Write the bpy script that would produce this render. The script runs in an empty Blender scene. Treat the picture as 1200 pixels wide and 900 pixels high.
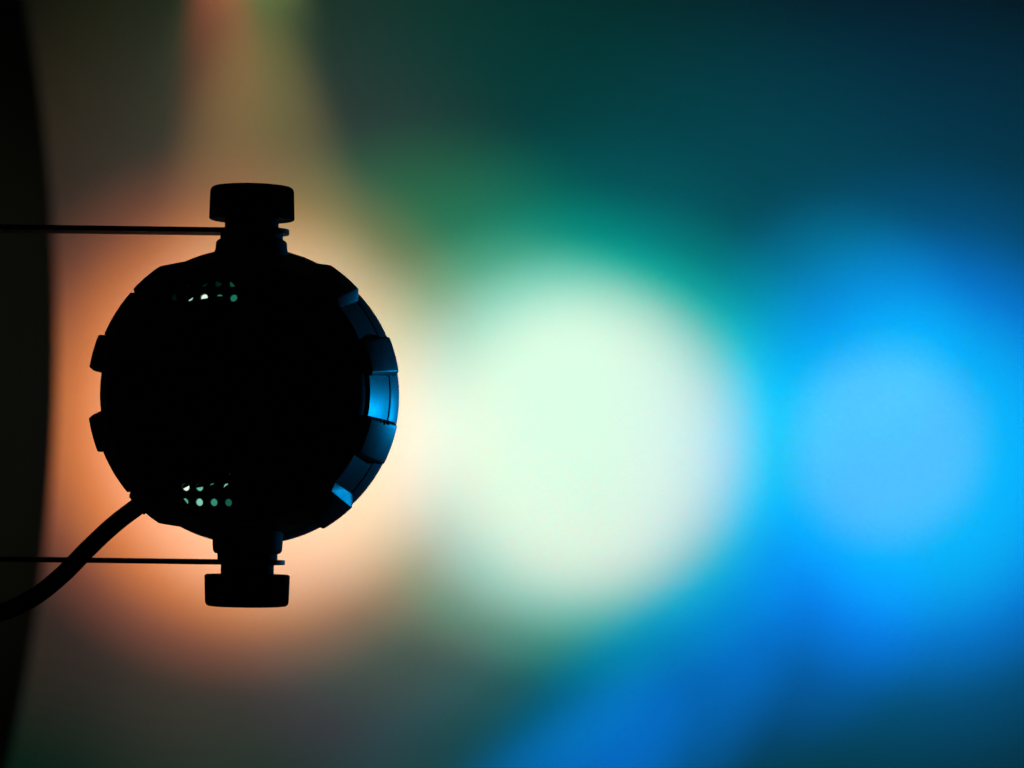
import bpy, bmesh, math
from mathutils import Vector, Matrix

scene = bpy.context.scene
R = math.radians
COL = scene.collection

# ---------------------------------------------------------------- camera
# one "unit" U of the lamp drawing = 0.25 mm at the lamp (0.833 m from the camera)
U = 0.00025
CAM_D = 0.8333
WALL_Y = 2.5
cam_data = bpy.data.cameras.new('camera')
cam = bpy.data.objects.new('camera', cam_data)
COL.objects.link(cam)
CAM_Z = -150 * U              # the lens looks level from a little below the ball
cam.location = (0, -CAM_D, CAM_Z)
cam.rotation_euler = (R(90), 0, 0)
cam_data.sensor_width = 36
cam_data.lens = 100
cam_data.shift_y = 150 / 1200
cam_data.clip_start = 0.05
cam_data.clip_end = 50
cam_data.dof.use_dof = True
cam_data.dof.focus_distance = CAM_D - 0.006
cam_data.dof.aperture_fstop = 10.0
scene.camera = cam

# ---------------------------------------------------------------- world (dark room) and exposure
world = bpy.data.worlds.new('World')
scene.world = world
world.use_nodes = True
wbg = world.node_tree.nodes['Background']
wbg.inputs[0].default_value = (0.8, 1.0, 0.75, 1)
wbg.inputs[1].default_value = 0.0025
scene.view_settings.view_transform = 'Standard'
scene.view_settings.look = 'None'
scene.view_settings.exposure = 0
scene.view_settings.gamma = 1
scene.view_settings.use_curve_mapping = False

PANEL_Y = 1.067
# ---------------------------------------------------------------- lamps
LIFT = .1125                  # height of the frame's middle on the wall
def wall_point(px, py):
    return Vector(((px - 600) * 0.001, WALL_Y, (450 - py) * 0.001 + LIFT))

K_LAMP = 49.3
DEV = (-.072, .04, -.005)      # just in front of the lens of the spotlight itself
BLUE = (.62, .6, -.02)         # blue lamp, beyond the right of the frame
WARM = (-.22, .9, -.42)        # orange lamp, below the frame
LAMPS = [
    ('mint_low', DEV, (520, 658), 4.86, 1.00, (0.1760, 0.0000, 0.0641)),
    ('mint_left', DEV, (587, 527), 6.34, 0.72, (0.6776, 0.6796, 0.3802)),
    ('orange_low', WARM, (447, 765), 6.99, 1.00, (0.0409, 0.0000, 0.0414)),
    ('ray_edge', (0.821, 2.086, 0.35), (740, 863), 7.68, 1.00, (0.0000, 0.1528, 0.6709)),
    ('mint_beam', DEV, (650, 520), 5.48, 0.75, (1.6726, 0.3581, 1.0418)),
    ('mint_beam', DEV, (700, 519), 5.88, 0.86, (0.1078, 2.7511, 1.8974)),
    ('mint_beam', DEV, (700, 519), 4.87, 0.73, (1.9321, 0.1896, 0.0000)),
    ('mint_beam', DEV, (700, 519), 7.15, 0.54, (0.0000, 0.7518, 0.5868)),
    ('mint_spill', DEV, (700, 519), 18.45, 1.00, (0.0000, 0.0452, 0.1433)),
    ('orange_beam', WARM, (330, 496), 8.55, 1.00, (0.0000, 0.7957, 0.9973)),
    ('orange_beam', WARM, (288, 501), 9.40, 1.00, (1.9626, 0.6032, 0.0187)),
    ('orange_beam', WARM, (288, 501), 11.35, 1.00, (1.3171, 0.3042, 0.1285)),
    ('orange_spill', WARM, (288, 501), 17.30, 1.00, (0.0000, 0.0000, 0.0094)),
    ('orange_spill', WARM, (222, 468), 17.30, 1.00, (0.1301, 0.0000, 0.0002)),
    ('blue_centre', BLUE, (1040, 522), 4.05, 0.80, (0.2758, 0.1369, 0.0000)),
    ('blue_beam', BLUE, (1084, 540), 6.62, 1.00, (0.0000, 0.7748, 0.0000)),
    ('blue_beam', BLUE, (1084, 540), 8.74, 1.00, (0.0049, 0.5592, 2.4741)),
    ('blue_beam', BLUE, (1084, 540), 11.32, 1.00, (0.0000, 0.2460, 0.8844)),
    ('blue_spill', BLUE, (1084, 540), 19.39, 1.00, (0.0000, 0.1551, 0.2843)),
    ('blue_spill', BLUE, (984, 391), 5.14, 1.00, (0.0000, 0.3489, 0.5439)),
    ('teal_wash', (0.05, 0.9, 0.55), (496, 474), 11.89, 1.00, (0.0002, 0.4587, 0.1189)),
    ('teal_wash', (0.05, 0.9, 0.55), (496, 474), 25.30, 1.00, (0.0000, 0.1084, 0.0568)),
    ('blue_ray', (0.756, 2.153, 0.267), (590, 1022), 6.36, 1.00, (0.0000, 0.1811, 0.9281)),
    ('blue_ray', (0.876, 2.005, 0.02), (609, 834), 5.98, 1.00, (0.0000, 0.0966, 0.0904)),
    ('blue_ray', (0.721, 2.0, -0.148), (917, 723), 15.74, 1.00, (0.0000, 0.0115, 0.0993)),
    ('red_streak', (-0.343, 2.46, 0.673), (259, 20), 11.18, 1.00, (0.0543, 0.0000, 0.0032)),
    ('green_streak', (-0.28, 2.46, 0.606), (308, -80), 32.00, 1.00, (0.0109, 0.0135, 0.0035)),
    ('warm_shaft', (-0.31, 2.305, 0.9), (309, 407), 11.17, 1.00, (0.1722, 0.1184, 0.0278)),
    ('warm_column', (-0.31, 2.1, 0.876), (310, 24), 29.86, 1.00, (0.0034, 0.0022, 0.0000)),
    ('mint_top', DEV, (690, 400), 6.40, 1.00, (0.0000, 0.2857, 0.2673)),
]
def spot(name, pos, target, half, blend, rgb, radius=0.004):
    d = bpy.data.lights.new(name, 'SPOT')
    m = max(rgb)
    d.energy = m * K_LAMP
    d.color = [c / m for c in rgb]
    d.spot_size = R(half * 2)
    d.spot_blend = blend
    d.shadow_soft_size = radius
    o = bpy.data.objects.new(name, d)
    COL.objects.link(o)
    o.location = pos
    o.rotation_euler = (Vector(target) - Vector(pos)).to_track_quat('-Z', 'Y').to_euler()
    return o
for n, p, t, h, b, c in LAMPS:
    if p is not DEV:
        p = (p[0], p[1], p[2] + LIFT)
    spot(n, p, wall_point(*t), h, b, c)
# the blue lamp also grazes the right flank of the spotlight
spot('blue_rim_lamp', (.60, .74, -.07), (-.052, 0, -.004), 2.35, .12, (0, .10, .25), radius=.02)
# an added dim warm fill light, unseen beside the camera, just lifts the dark panel
spot('panel_fill_light', (.3, -.6, .3), (-.46, PANEL_Y, .04), 8.5, 1, (.082, .086, .058), radius=.03)

# ---------------------------------------------------------------- materials
def material(name, col, rough=.5, spec=.5, bump=0, bscale=900, var=0, vscale=40, metal=0):
    m = bpy.data.materials.new(name)
    m.use_nodes = True
    nt = m.node_tree
    b = nt.nodes['Principled BSDF']
    b.inputs['Base Color'].default_value = (*col, 1)
    b.inputs['Roughness'].default_value = rough
    b.inputs['Specular IOR Level'].default_value = spec
    b.inputs['Metallic'].default_value = metal
    tc = nt.nodes.new('ShaderNodeTexCoord')
    if var:
        nz = nt.nodes.new('ShaderNodeTexNoise')
        nz.inputs['Scale'].default_value = vscale
        nz.inputs['Detail'].default_value = 6
        nt.links.new(tc.outputs['Object'], nz.inputs['Vector'])
        mx = nt.nodes.new('ShaderNodeMix')
        mx.data_type = 'RGBA'
        mx.inputs[6].default_value = (*[c * (1 - var) for c in col], 1)
        mx.inputs[7].default_value = (*[min(1, c * (1 + var)) for c in col], 1)
        nt.links.new(nz.outputs['Fac'], mx.inputs[0])
        nt.links.new(mx.outputs[2], b.inputs['Base Color'])
        mr = nt.nodes.new('ShaderNodeMapRange')
        mr.inputs['To Min'].default_value = max(0, rough - .1)
        mr.inputs['To Max'].default_value = min(1, rough + .1)
        nt.links.new(nz.outputs['Fac'], mr.inputs[0])
        nt.links.new(mr.outputs[0], b.inputs['Roughness'])
    if bump:
        n2 = nt.nodes.new('ShaderNodeTexNoise')
        n2.inputs['Scale'].default_value = bscale
        n2.inputs['Detail'].default_value = 3
        nt.links.new(tc.outputs['Object'], n2.inputs['Vector'])
        bp = nt.nodes.new('ShaderNodeBump')
        bp.inputs['Strength'].default_value = bump
        bp.inputs['Distance'].default_value = .0004
        nt.links.new(n2.outputs['Fac'], bp.inputs['Height'])
        nt.links.new(bp.outputs['Normal'], b.inputs['Normal'])
    return m

def emitter(name, col, strength):
    m = bpy.data.materials.new(name)
    m.use_nodes = True
    b = m.node_tree.nodes['Principled BSDF']
    b.inputs['Base Color'].default_value = (.02, .02, .02, 1)
    b.inputs['Emission Color'].default_value = (*col, 1)
    b.inputs['Emission Strength'].default_value = strength
    return m

M_WALL = material('wall_paint', (.8, .8, .8), .9, .1, bump=.25, bscale=420, var=.02, vscale=160)
M_PANEL = material('panel_felt', (.12, .115, .10), .95, .1, bump=.3, bscale=600, var=.08)
M_PLASTIC = material('black_plastic', (.006, .006, .0065), .6, .2, bump=.15, bscale=2500, var=.25, vscale=120)
M_RING = material('satin_ring', (.07, .073, .075), .4, .5, bump=.06, bscale=1800, var=.2, vscale=150)
M_METAL = material('black_steel', (.012, .011, .010), .45, .4, bump=.1, bscale=1500, var=.2)
M_RUBBER = material('black_rubber', (.006, .006, .006), .7, .3, bump=.2, bscale=1500)
M_LENS = emitter('lit_lens', (.6, 1.0, .8), 1.0)

# ---------------------------------------------------------------- mesh helpers (all in drawing units, scaled by U)
def link(name, me, mat, parent=None, smooth=True):
    o = bpy.data.objects.new(name, me)
    COL.objects.link(o)
    if mat is not None and not me.materials:
        me.materials.append(mat)
    if smooth:
        for p in me.polygons:
            p.use_smooth = True
    if parent:
        o.parent = parent
    return o

def sharp(me, deg=32):
    bm = bmesh.new()
    bm.from_mesh(me)
    for e in bm.edges:
        if len(e.link_faces) == 2 and e.calc_face_angle(0) > R(deg):
            e.smooth = False
    bm.to_mesh(me)
    bm.free()

def finish(bm, name, mat, parent, tf=None, deg=32):
    bmesh.ops.remove_doubles(bm, verts=bm.verts, dist=1e-4)
    bmesh.ops.recalc_face_normals(bm, faces=bm.faces)
    if tf is not None:
        bmesh.ops.transform(bm, matrix=tf, verts=bm.verts)
    bmesh.ops.scale(bm, vec=(U, U, U), verts=bm.verts)
    me = bpy.data.meshes.new(name)
    bm.to_mesh(me)
    bm.free()
    o = link(name, me, mat, parent)
    sharp(me, deg)
    return o

def lathe_y(profile, seg=128, a0=0, a1=360, closed=False):
    """profile of (r, y) turned about the Y axis"""
    bm = bmesh.new()
    rings = []
    for i in range(seg):
        a = R(a0 + (a1 - a0) * i / seg)
        rings.append([bm.verts.new((r * math.cos(a), y, r * math.sin(a))) for r, y in profile])
    n = len(profile)
    for i in range(seg):
        A, B = rings[i], rings[(i + 1) % seg]
        for j in range(n if closed else n - 1):
            k = (j + 1) % n
            try:
                bm.faces.new((A[j], A[k], B[k], B[j]))
            except ValueError:
                pass
    bmesh.ops.remove_doubles(bm, verts=bm.verts, dist=1e-4)
    bmesh.ops.dissolve_degenerate(bm, edges=bm.edges, dist=1e-5)
    return bm

def lathe_z(profile, seg=96, cx=0, ridge=None):
    """profile of (r, z, ridge weight) turned about a vertical axis at x = cx"""
    bm = bmesh.new()
    rings = []
    for i in range(seg):
        a = 2 * math.pi * i / seg
        row = []
        for q in profile:
            r, z = q[0], q[1]
            if ridge and len(q) > 2:
                r -= ridge * q[2] * (i % 4 in (0, 1))
            row.append(bm.verts.new((cx + r * math.cos(a), r * math.sin(a), z)))
        rings.append(row)
    for i in range(seg):
        A, B = rings[i], rings[(i + 1) % seg]
        for j in range(len(profile) - 1):
            bm.faces.new((A[j], A[j + 1], B[j + 1], B[j]))
    bmesh.ops.remove_doubles(bm, verts=bm.verts, dist=1e-4)
    bmesh.ops.dissolve_degenerate(bm, edges=bm.edges, dist=1e-5)
    return bm

def box(bm, x0, x1, y0, y1, z0, z1):
    r = bmesh.ops.create_cube(bm, size=1)
    bmesh.ops.scale(bm, vec=(x1 - x0, y1 - y0, z1 - z0), verts=r['verts'])
    bmesh.ops.translate(bm, vec=((x0 + x1) / 2, (y0 + y1) / 2, (z0 + z1) / 2), verts=r['verts'])
    return r['verts']

# ---------------------------------------------------------------- setting: the wall
bm = bmesh.new()
box(bm, -2.6, 2.6, WALL_Y, WALL_Y + .1, -1.7, 1.7)
me = bpy.data.meshes.new('wall')
bm.to_mesh(me); bm.free()
wall = link('wall', me, M_WALL, smooth=False)
wall['kind'] = 'structure'

# ---------------------------------------------------------------- dark panel with a bulging rim, out of focus by the wall
PU = (CAM_D + PANEL_Y) * .36 / 1200
def panel_outline(inset):
    pts = []
    for i in range(-60, 61):
        dy = i / 60 * 960
        pts.append((64 - inset - (2174 - math.sqrt(2174 ** 2 - dy * dy)), 400 - dy))
    xl = -1150
    pts += [(xl + 60, 400 - 950), (xl + inset, 400 - 880), (xl + inset, 400 + 880), (xl + 60, 400 + 950)]
    return [((px - 600) * PU, CAM_Z + (600 - py) * PU) for px, py in pts]
bm = bmesh.new()
layers = []
for inset, y in ((4, 0), (1, .001), (0, .003), (0, .012), (1, .014), (4, .015)):
    layers.append([bm.verts.new((x, PANEL_Y + y, z)) for x, z in panel_outline(inset)])
for A, B in zip(layers, layers[1:]):
    for i in range(len(A)):
        k = (i + 1) % len(A)
        bm.faces.new((A[i], A[k], B[k], B[i]))
bm.faces.new(layers[0]); bm.faces.new(layers[-1])
bmesh.ops.recalc_face_normals(bm, faces=bm.faces)
me = bpy.data.meshes.new('round_panel')
bm.to_mesh(me); bm.free()
panel = link('round_panel', me, M_PANEL)
sharp(me)
panel['label'] = 'large dark panel with a blurred curved edge behind the bracket arms'
panel['category'] = 'panel'

# ---------------------------------------------------------------- the spotlight
lamp = bpy.data.objects.new('spotlight', None)
COL.objects.link(lamp)
lamp.location = ((287 - 600) * U, 0, (450 - 462) * U)
lamp.rotation_euler = (0, R(.75), 0)
lamp['label'] = 'black ball-shaped spotlight clamped between two bracket arms by round knobs'
lamp['category'] = 'spotlight'
YAW = Matrix.Rotation(R(-2.0), 4, 'Z')

# rear housing: a solid dome with bored vent holes
def dome_y(r):
    prof = [(0, -135), (25, -134.3), (45, -132), (66, -127.5), (85, -121), (102, -113), (118, -103), (130, -93.5), (140, -84), (147, -75.5), (150, -70)]
    for (r0, y0), (r1, y1) in zip(prof, prof[1:]):
        if r <= r1:
            return y0 + (y1 - y0) * (r - r0) / (r1 - r0)
    return -70
prof = [(r, dome_y(r)) for r in (0, 10, 25, 45, 66, 85, 102, 118, 130, 140, 147, 150)] + [(150.5, -66), (146, -62), (146, -40), (0, -40)]
bm = lathe_y(prof, 144)
rear = finish(bm, 'rear_housing', M_PLASTIC, lamp, YAW, 40)

# vents: screen position -> place on the dome (holes are bored straight along the axis)
def on_dome(px, py):
    y = -100.0
    for _ in range(12):
        s = (CAM_D / U + y) / (CAM_D / U)
        x = (px - 600) * s - (287 - 600)
        z = (600 - py) * s - 150 + 12
        y = dome_y(math.hypot(x, z))
    return x, y, z
DIMV, MIDV, BRI, WHT = .05, .22, .5, .95
# (px, py, lit side direction in degrees or None for all, offset of the lit edge, brightness)
VENTS = [
    (203, 331, None, 2, 0), (220, 332, 270, .6, .012), (237, 332, 300, .2, .02), (254, 332, 250, -.4, .014), (271, 332, 225, .1, .07),
    (203, 349, 200, -.2, .006), (220.5, 349, 305, .25, .75), (237.5, 349, 100, -.05, .95), (255, 349, 90, .62, .22), (272, 349, None, -1, .17),
    (203, 366, None, 2, 0), (220, 366, None, 2, 0), (237, 366, None, 2, 0), (254, 366, None, 2, 0), (271, 366, None, 2, 0),
    (202, 553, None, 2, 0), (219, 553, None, 2, 0), (235, 553, None, 2, 0), (250, 553, None, 2, 0), (267, 553, 320, .75, .12),
    (202, 571, None, 2, 0), (219, 571.5, 298, -.05, .95), (235, 571.5, 280, .0, .5), (250, 571, 110, .72, .25), (267, 571, 130, .62, .6),
    (202, 589, None, 2, 0), (218, 589, 40, .1, .4), (235, 589, None, -1, .6), (252, 589, None, -1, .27), (269, 589, None, -1, .11),
]
HR = 4.3
cut = bmesh.new()
places = []
for v in VENTS:
    x, y, z = on_dome(v[0], v[1])
    slope = 6
    yb = y + 13
    places.append((x, yb, z))
    r = bmesh.ops.create_cone(cut, cap_ends=True, segments=20, radius1=HR, radius2=HR, depth=yb + 200)
    bmesh.ops.rotate(cut, matrix=Matrix.Rotation(R(90), 3, 'X'), verts=r['verts'])
    bmesh.ops.translate(cut, vec=(x, (yb - 200) / 2, z), verts=r['verts'])
cutter = finish(cut, 'cutter', None, lamp)
bo = rear.modifiers.new('b', 'BOOLEAN')
bo.operation = 'DIFFERENCE'
bo.solver = 'EXACT'
bo.object = cutter
dg = bpy.context.evaluated_depsgraph_get()
me = bpy.data.meshes.new_from_object(rear.evaluated_get(dg))
rear.modifiers.clear()
rear.data = me
bpy.data.objects.remove(cutter)
sharp(me, 40)

glow = {}
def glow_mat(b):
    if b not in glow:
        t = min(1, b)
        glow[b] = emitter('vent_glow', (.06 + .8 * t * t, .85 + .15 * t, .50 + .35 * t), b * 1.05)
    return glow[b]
for v, (x, yb, z) in zip(VENTS, places):
    # the floor of each vent: a small cup; where the lit inside shows, its floor glows
    me = bpy.data.meshes.new('vent_hole')
    bm = bmesh.new()
    n = 24
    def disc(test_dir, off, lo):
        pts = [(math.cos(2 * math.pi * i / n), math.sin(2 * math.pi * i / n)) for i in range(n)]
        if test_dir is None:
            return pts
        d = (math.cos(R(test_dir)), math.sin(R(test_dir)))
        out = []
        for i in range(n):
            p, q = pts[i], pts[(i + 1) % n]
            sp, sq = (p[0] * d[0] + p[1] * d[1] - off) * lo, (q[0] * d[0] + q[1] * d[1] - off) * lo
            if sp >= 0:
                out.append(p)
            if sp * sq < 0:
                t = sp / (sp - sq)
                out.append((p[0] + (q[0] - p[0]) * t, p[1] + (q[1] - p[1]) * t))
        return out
    me.materials.append(M_PLASTIC)
    rr = HR - .1
    def put(pts, mi, y):
        if len(pts) > 2:
            f = bm.faces.new([bm.verts.new((p[0] * rr, y, p[1] * rr)) for p in pts])
            f.material_index = mi
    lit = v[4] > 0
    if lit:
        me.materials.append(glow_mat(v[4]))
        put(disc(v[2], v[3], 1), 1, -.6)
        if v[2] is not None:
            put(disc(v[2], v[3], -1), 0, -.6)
    else:
        put(disc(None, 0, 1), 0, -.6)
    ring0 = [bm.verts.new((math.cos(2 * math.pi * i / n) * rr, -.6, math.sin(2 * math.pi * i / n) * rr)) for i in range(n)]
    ring1 = [bm.verts.new((math.cos(2 * math.pi * i / n) * rr, -4, math.sin(2 * math.pi * i / n) * rr)) for i in range(n)]
    for i in range(n):
        bm.faces.new((ring0[i], ring0[(i + 1) % n], ring1[(i + 1) % n], ring1[i]))
    bmesh.ops.translate(bm, vec=(x, yb, z), verts=bm.verts)
    bmesh.ops.scale(bm, vec=(U, U, U), verts=bm.verts)
    bm.to_mesh(me); bm.free()
    o = link('vent_hole', me, None, rear, smooth=False)

# the ring around the housing, with its groove and front rim
ring_prof = [(146, -69), (151.5, -69), (153, -67.5), (169.6, -5), (169.8, -3), (167.4, -1.5), (167.4, 1.2), (170.8, 2.6), (171.6, 4),
             (175.5, 40), (176.8, 50), (177, 57), (175.5, 61), (172, 63), (152, 63), (149, 60), (147, 30), (146, 0), (146, -69)]
ring = finish(lathe_y(ring_prof, 180), 'ring', M_RING, lamp, YAW, 25)
# the lit lens at its front, and the bowl behind it
lens = finish(lathe_y([(0, 58), (40, 57), (80, 54), (120, 49), (147.5, 42), (147.5, 38), (0, 38)], 96), 'lens', M_LENS, lamp, YAW)
body = finish(lathe_y([(0, -45), (145, -45), (145, 36), (0, 36)], 96), 'lamp_body', M_PLASTIC, lamp, YAW)

# lugs: raised blocks round the ring; angles counted from the right, upwards
def lug(a0, a1, top=182.0, ramp0=1.1, ramp1=1.1):
    """ramp0 / ramp1: degrees over which the block slopes down at its ends"""
    def section(k):
        # k = 1 full height, 0 sunk to the ring's own surface
        h = lambda full, flat: flat + (full - flat) * k
        return [(h(154.0, 152.0), -66.5), (h(155.8, 153.0), -66.8), (h(157.5, 154), -65.2), (h(top - 1.6, 169.3), -7), (h(top, 170.5), -1),
                (h(top, 171.5), 8), (h(top - 1.5, 170.5), 11), (168, 12), (160, 10), (150, -40)]
    bm = bmesh.new()
    n = 12
    e0, e1 = (.62 if ramp0 < 2 else .08), (.62 if ramp1 < 2 else .08)
    s0, s1 = a0 + ramp0, a1 - ramp1
    steps = [(a0, 0), (a0 + .3, e0), (s0 - ramp0 * .12, e0 + (1 - e0) * .86), (s0, .985), (s0 + .5, 1)]
    steps += [(s0 + .5 + (s1 - s0 - 1) * i / n, 1) for i in range(1, n)]
    steps += [(s1 - .5, 1), (s1, .985), (s1 + ramp1 * .12, e1 + (1 - e1) * .86), (a1 - .3, e1), (a1, 0)]
    rows = []
    for a, k in steps:
        rows.append([bm.verts.new((r * math.cos(R(a)), y, r * math.sin(R(a)))) for r, y in section(k)])
    m = len(rows[0])
    for A, B in zip(rows, rows[1:]):
        for j in range(m):
            k = (j + 1) % m
            bm.faces.new((A[j], A[k], B[k], B[j]))
    bm.faces.new(rows[0]); bm.faces.new(rows[-1])
    return finish(bm, 'lug', M_RING, ring, YAW, 28)
for args in ((7.6, 23.2, 182, 1.6, 1.1), (-27.2, -9.6, 182, 1.4, 1.4), (40.2, 65, 181.5, 3.6, 8), (-62, -42.2, 182.5, 3, 3.6),
             (157.6, 172.2, 186, 1.1, 1.4), (188.0, 203.0, 186, 1.4, 1.1), (115, 138.5, 180.5, 9.5, 1.2), (221.0, 246.0, 182, 1.2, 9),
             (138.0, 158.4, 180, 1.1, .8), (202.2, 221.4, 180, .8, 1.1)):
    lug(*args)
# fine teeth on the inner end of one lug
for k in range(5):
    a = -10.7
    r0 = 159 + k * 3.8
    y0 = -64 + (r0 - 156) * 2.25
    bm = bmesh.new()
    box(bm, -.8, .8, -1.6, 2.4, -2.2, 1.6)
    M = Matrix.Rotation(R(-a), 4, 'Y') @ Matrix.Translation((r0, y0, -(k % 2) * 1.0))
    bmesh.ops.transform(bm, matrix=M, verts=bm.verts)
    finish(bm, 'grip_tooth', M_PLASTIC, ring, YAW)

# small screw on the shoulder of the ring
bm = bmesh.new()
r = bmesh.ops.create_cone(bm, cap_ends=True, segments=14, radius1=3.2, radius2=2.4, depth=6)
bmesh.ops.transform(bm, matrix=Matrix.Translation((68, -16, 157)) @ Matrix.Rotation(R(20), 4, 'Y'), verts=bm.verts)
finish(bm, 'screw', M_METAL, lamp)

# pivot stems, knobs, bracket: shared vertical axis
CX = 5.5
stem_up = [(0, 140), (46, 140), (44.5, 158), (43.2, 166), (42, 170), (41.5, 176), (41.2, 177.8), (39.5, 179.8), (36.6, 181.2), (36.4, 187.5), (31.4, 187.5), (31.4, 206), (0, 206)]
finish(lathe_z(stem_up, 72, CX), 'pivot_stem', M_RUBBER, lamp)
stem_dn = [(0, -140), (45, -140), (43.5, -158), (42.3, -163), (41.3, -168), (40.6, -181), (40, -184), (38, -186.2), (35.2, -187), (35.0, -194), (31, -194), (31, -214), (0, -214)]
finish(lathe_z(stem_dn, 72, CX), 'pivot_stem', M_RUBBER, lamp)

def knob(z_in, z_out, name='knob'):
    s = 1 if z_out > z_in else -1
    h = abs(z_out - z_in)
    p = [(0, 0), (45, 0), (45.2, -.9), (47.6, -.9), (49.6, 0, .6), (49.9, 1.5, 1), (49.0, h - 7, 1), (48.6, h - 4.5, .8), (47.4, h - 2.2, .3), (45.2, h - .9), (40, h - .2), (0, h)]
    p = [(q[0], z_in + s * q[1], *q[2:]) for q in p]
    return finish(lathe_z(p, 192, CX, ridge=1.5), 'knob', M_PLASTIC, lamp, None, 20)
knob(205.0, 243.5)
knob(-212.0, -249.0)

def arm(z0, z1, name='bracket_arm'):
    bm = bmesh.new()
    w, strip = 37, 22
    cx = 12.5
    pts = []
    for i in range(25):
        a = R(-143 + 286 * i / 24)
        pts.append((cx + w * math.cos(a), w * math.sin(a)))
    pts += [(-405, strip), (-405, -strip)]
    lo = [bm.verts.new((x, y, z0)) for x, y in pts]
    hi = [bm.verts.new((x, y, z1)) for x, y in pts]
    bm.faces.new(lo); bm.faces.new(hi)
    for i in range(len(pts)):
        k = (i + 1) % len(pts)
        bm.faces.new((lo[i], lo[k], hi[k], hi[i]))
    bmesh.ops.bevel(bm, geom=[e for e in bm.edges if e.calc_face_angle(0) > R(60)], offset=.5, segments=1, affect='EDGES')
    return finish(bm, name, M_METAL, lamp)
arm(187.6, 193.2)
arm(-199.6, -194.0)
bm = bmesh.new()
box(bm, -410, -404.5, -22, 22, -199.6, 193.2)
bmesh.ops.bevel(bm, geom=list(bm.edges), offset=.6, segments=1, affect='EDGES')
finish(bm, 'bracket_plate', M_METAL, lamp)

# power cable with its strain relief
def tube(nodes, rad, name, parent, mat, res=14):
    cu = bpy.data.curves.new(name, 'CURVE')
    cu.dimensions = '3D'
    sp = cu.splines.new('BEZIER')
    sp.bezier_points.add(len(nodes) - 1)
    for b, p in zip(sp.bezier_points, nodes):
        b.co = Vector(p) * U
        b.handle_left_type = b.handle_right_type = 'AUTO'
    cu.bevel_depth = rad * U
    cu.bevel_resolution = 6
    cu.resolution_u = res
    cu.use_fill_caps = True
    tmp = bpy.data.objects.new(name, cu)
    COL.objects.link(tmp)
    me = bpy.data.meshes.new_from_object(tmp.evaluated_get(bpy.context.evaluated_depsgraph_get()))
    bpy.data.objects.remove(tmp)
    return link(name, me, mat, parent)
def loc(px, py, y):
    s = (CAM_D / U + y) / (CAM_D / U)
    return ((px - 600) * s + 313, y, (600 - py) * s - 150 + 12)
tube([loc(192, 572, -66), loc(165, 593.5, -72), (loc(137, 615.5, -74)), loc(106, 645, -72), loc(74, 678, -70), loc(38, 706, -68), loc(0, 723, -66), loc(-70, 738, -60), loc(-170, 742, -50)],
     10.3, 'cable', lamp, M_RUBBER)
tube([loc(196, 569, -62), loc(163, 595, -71)], 12.2, 'cable_gland', lamp, M_RUBBER)
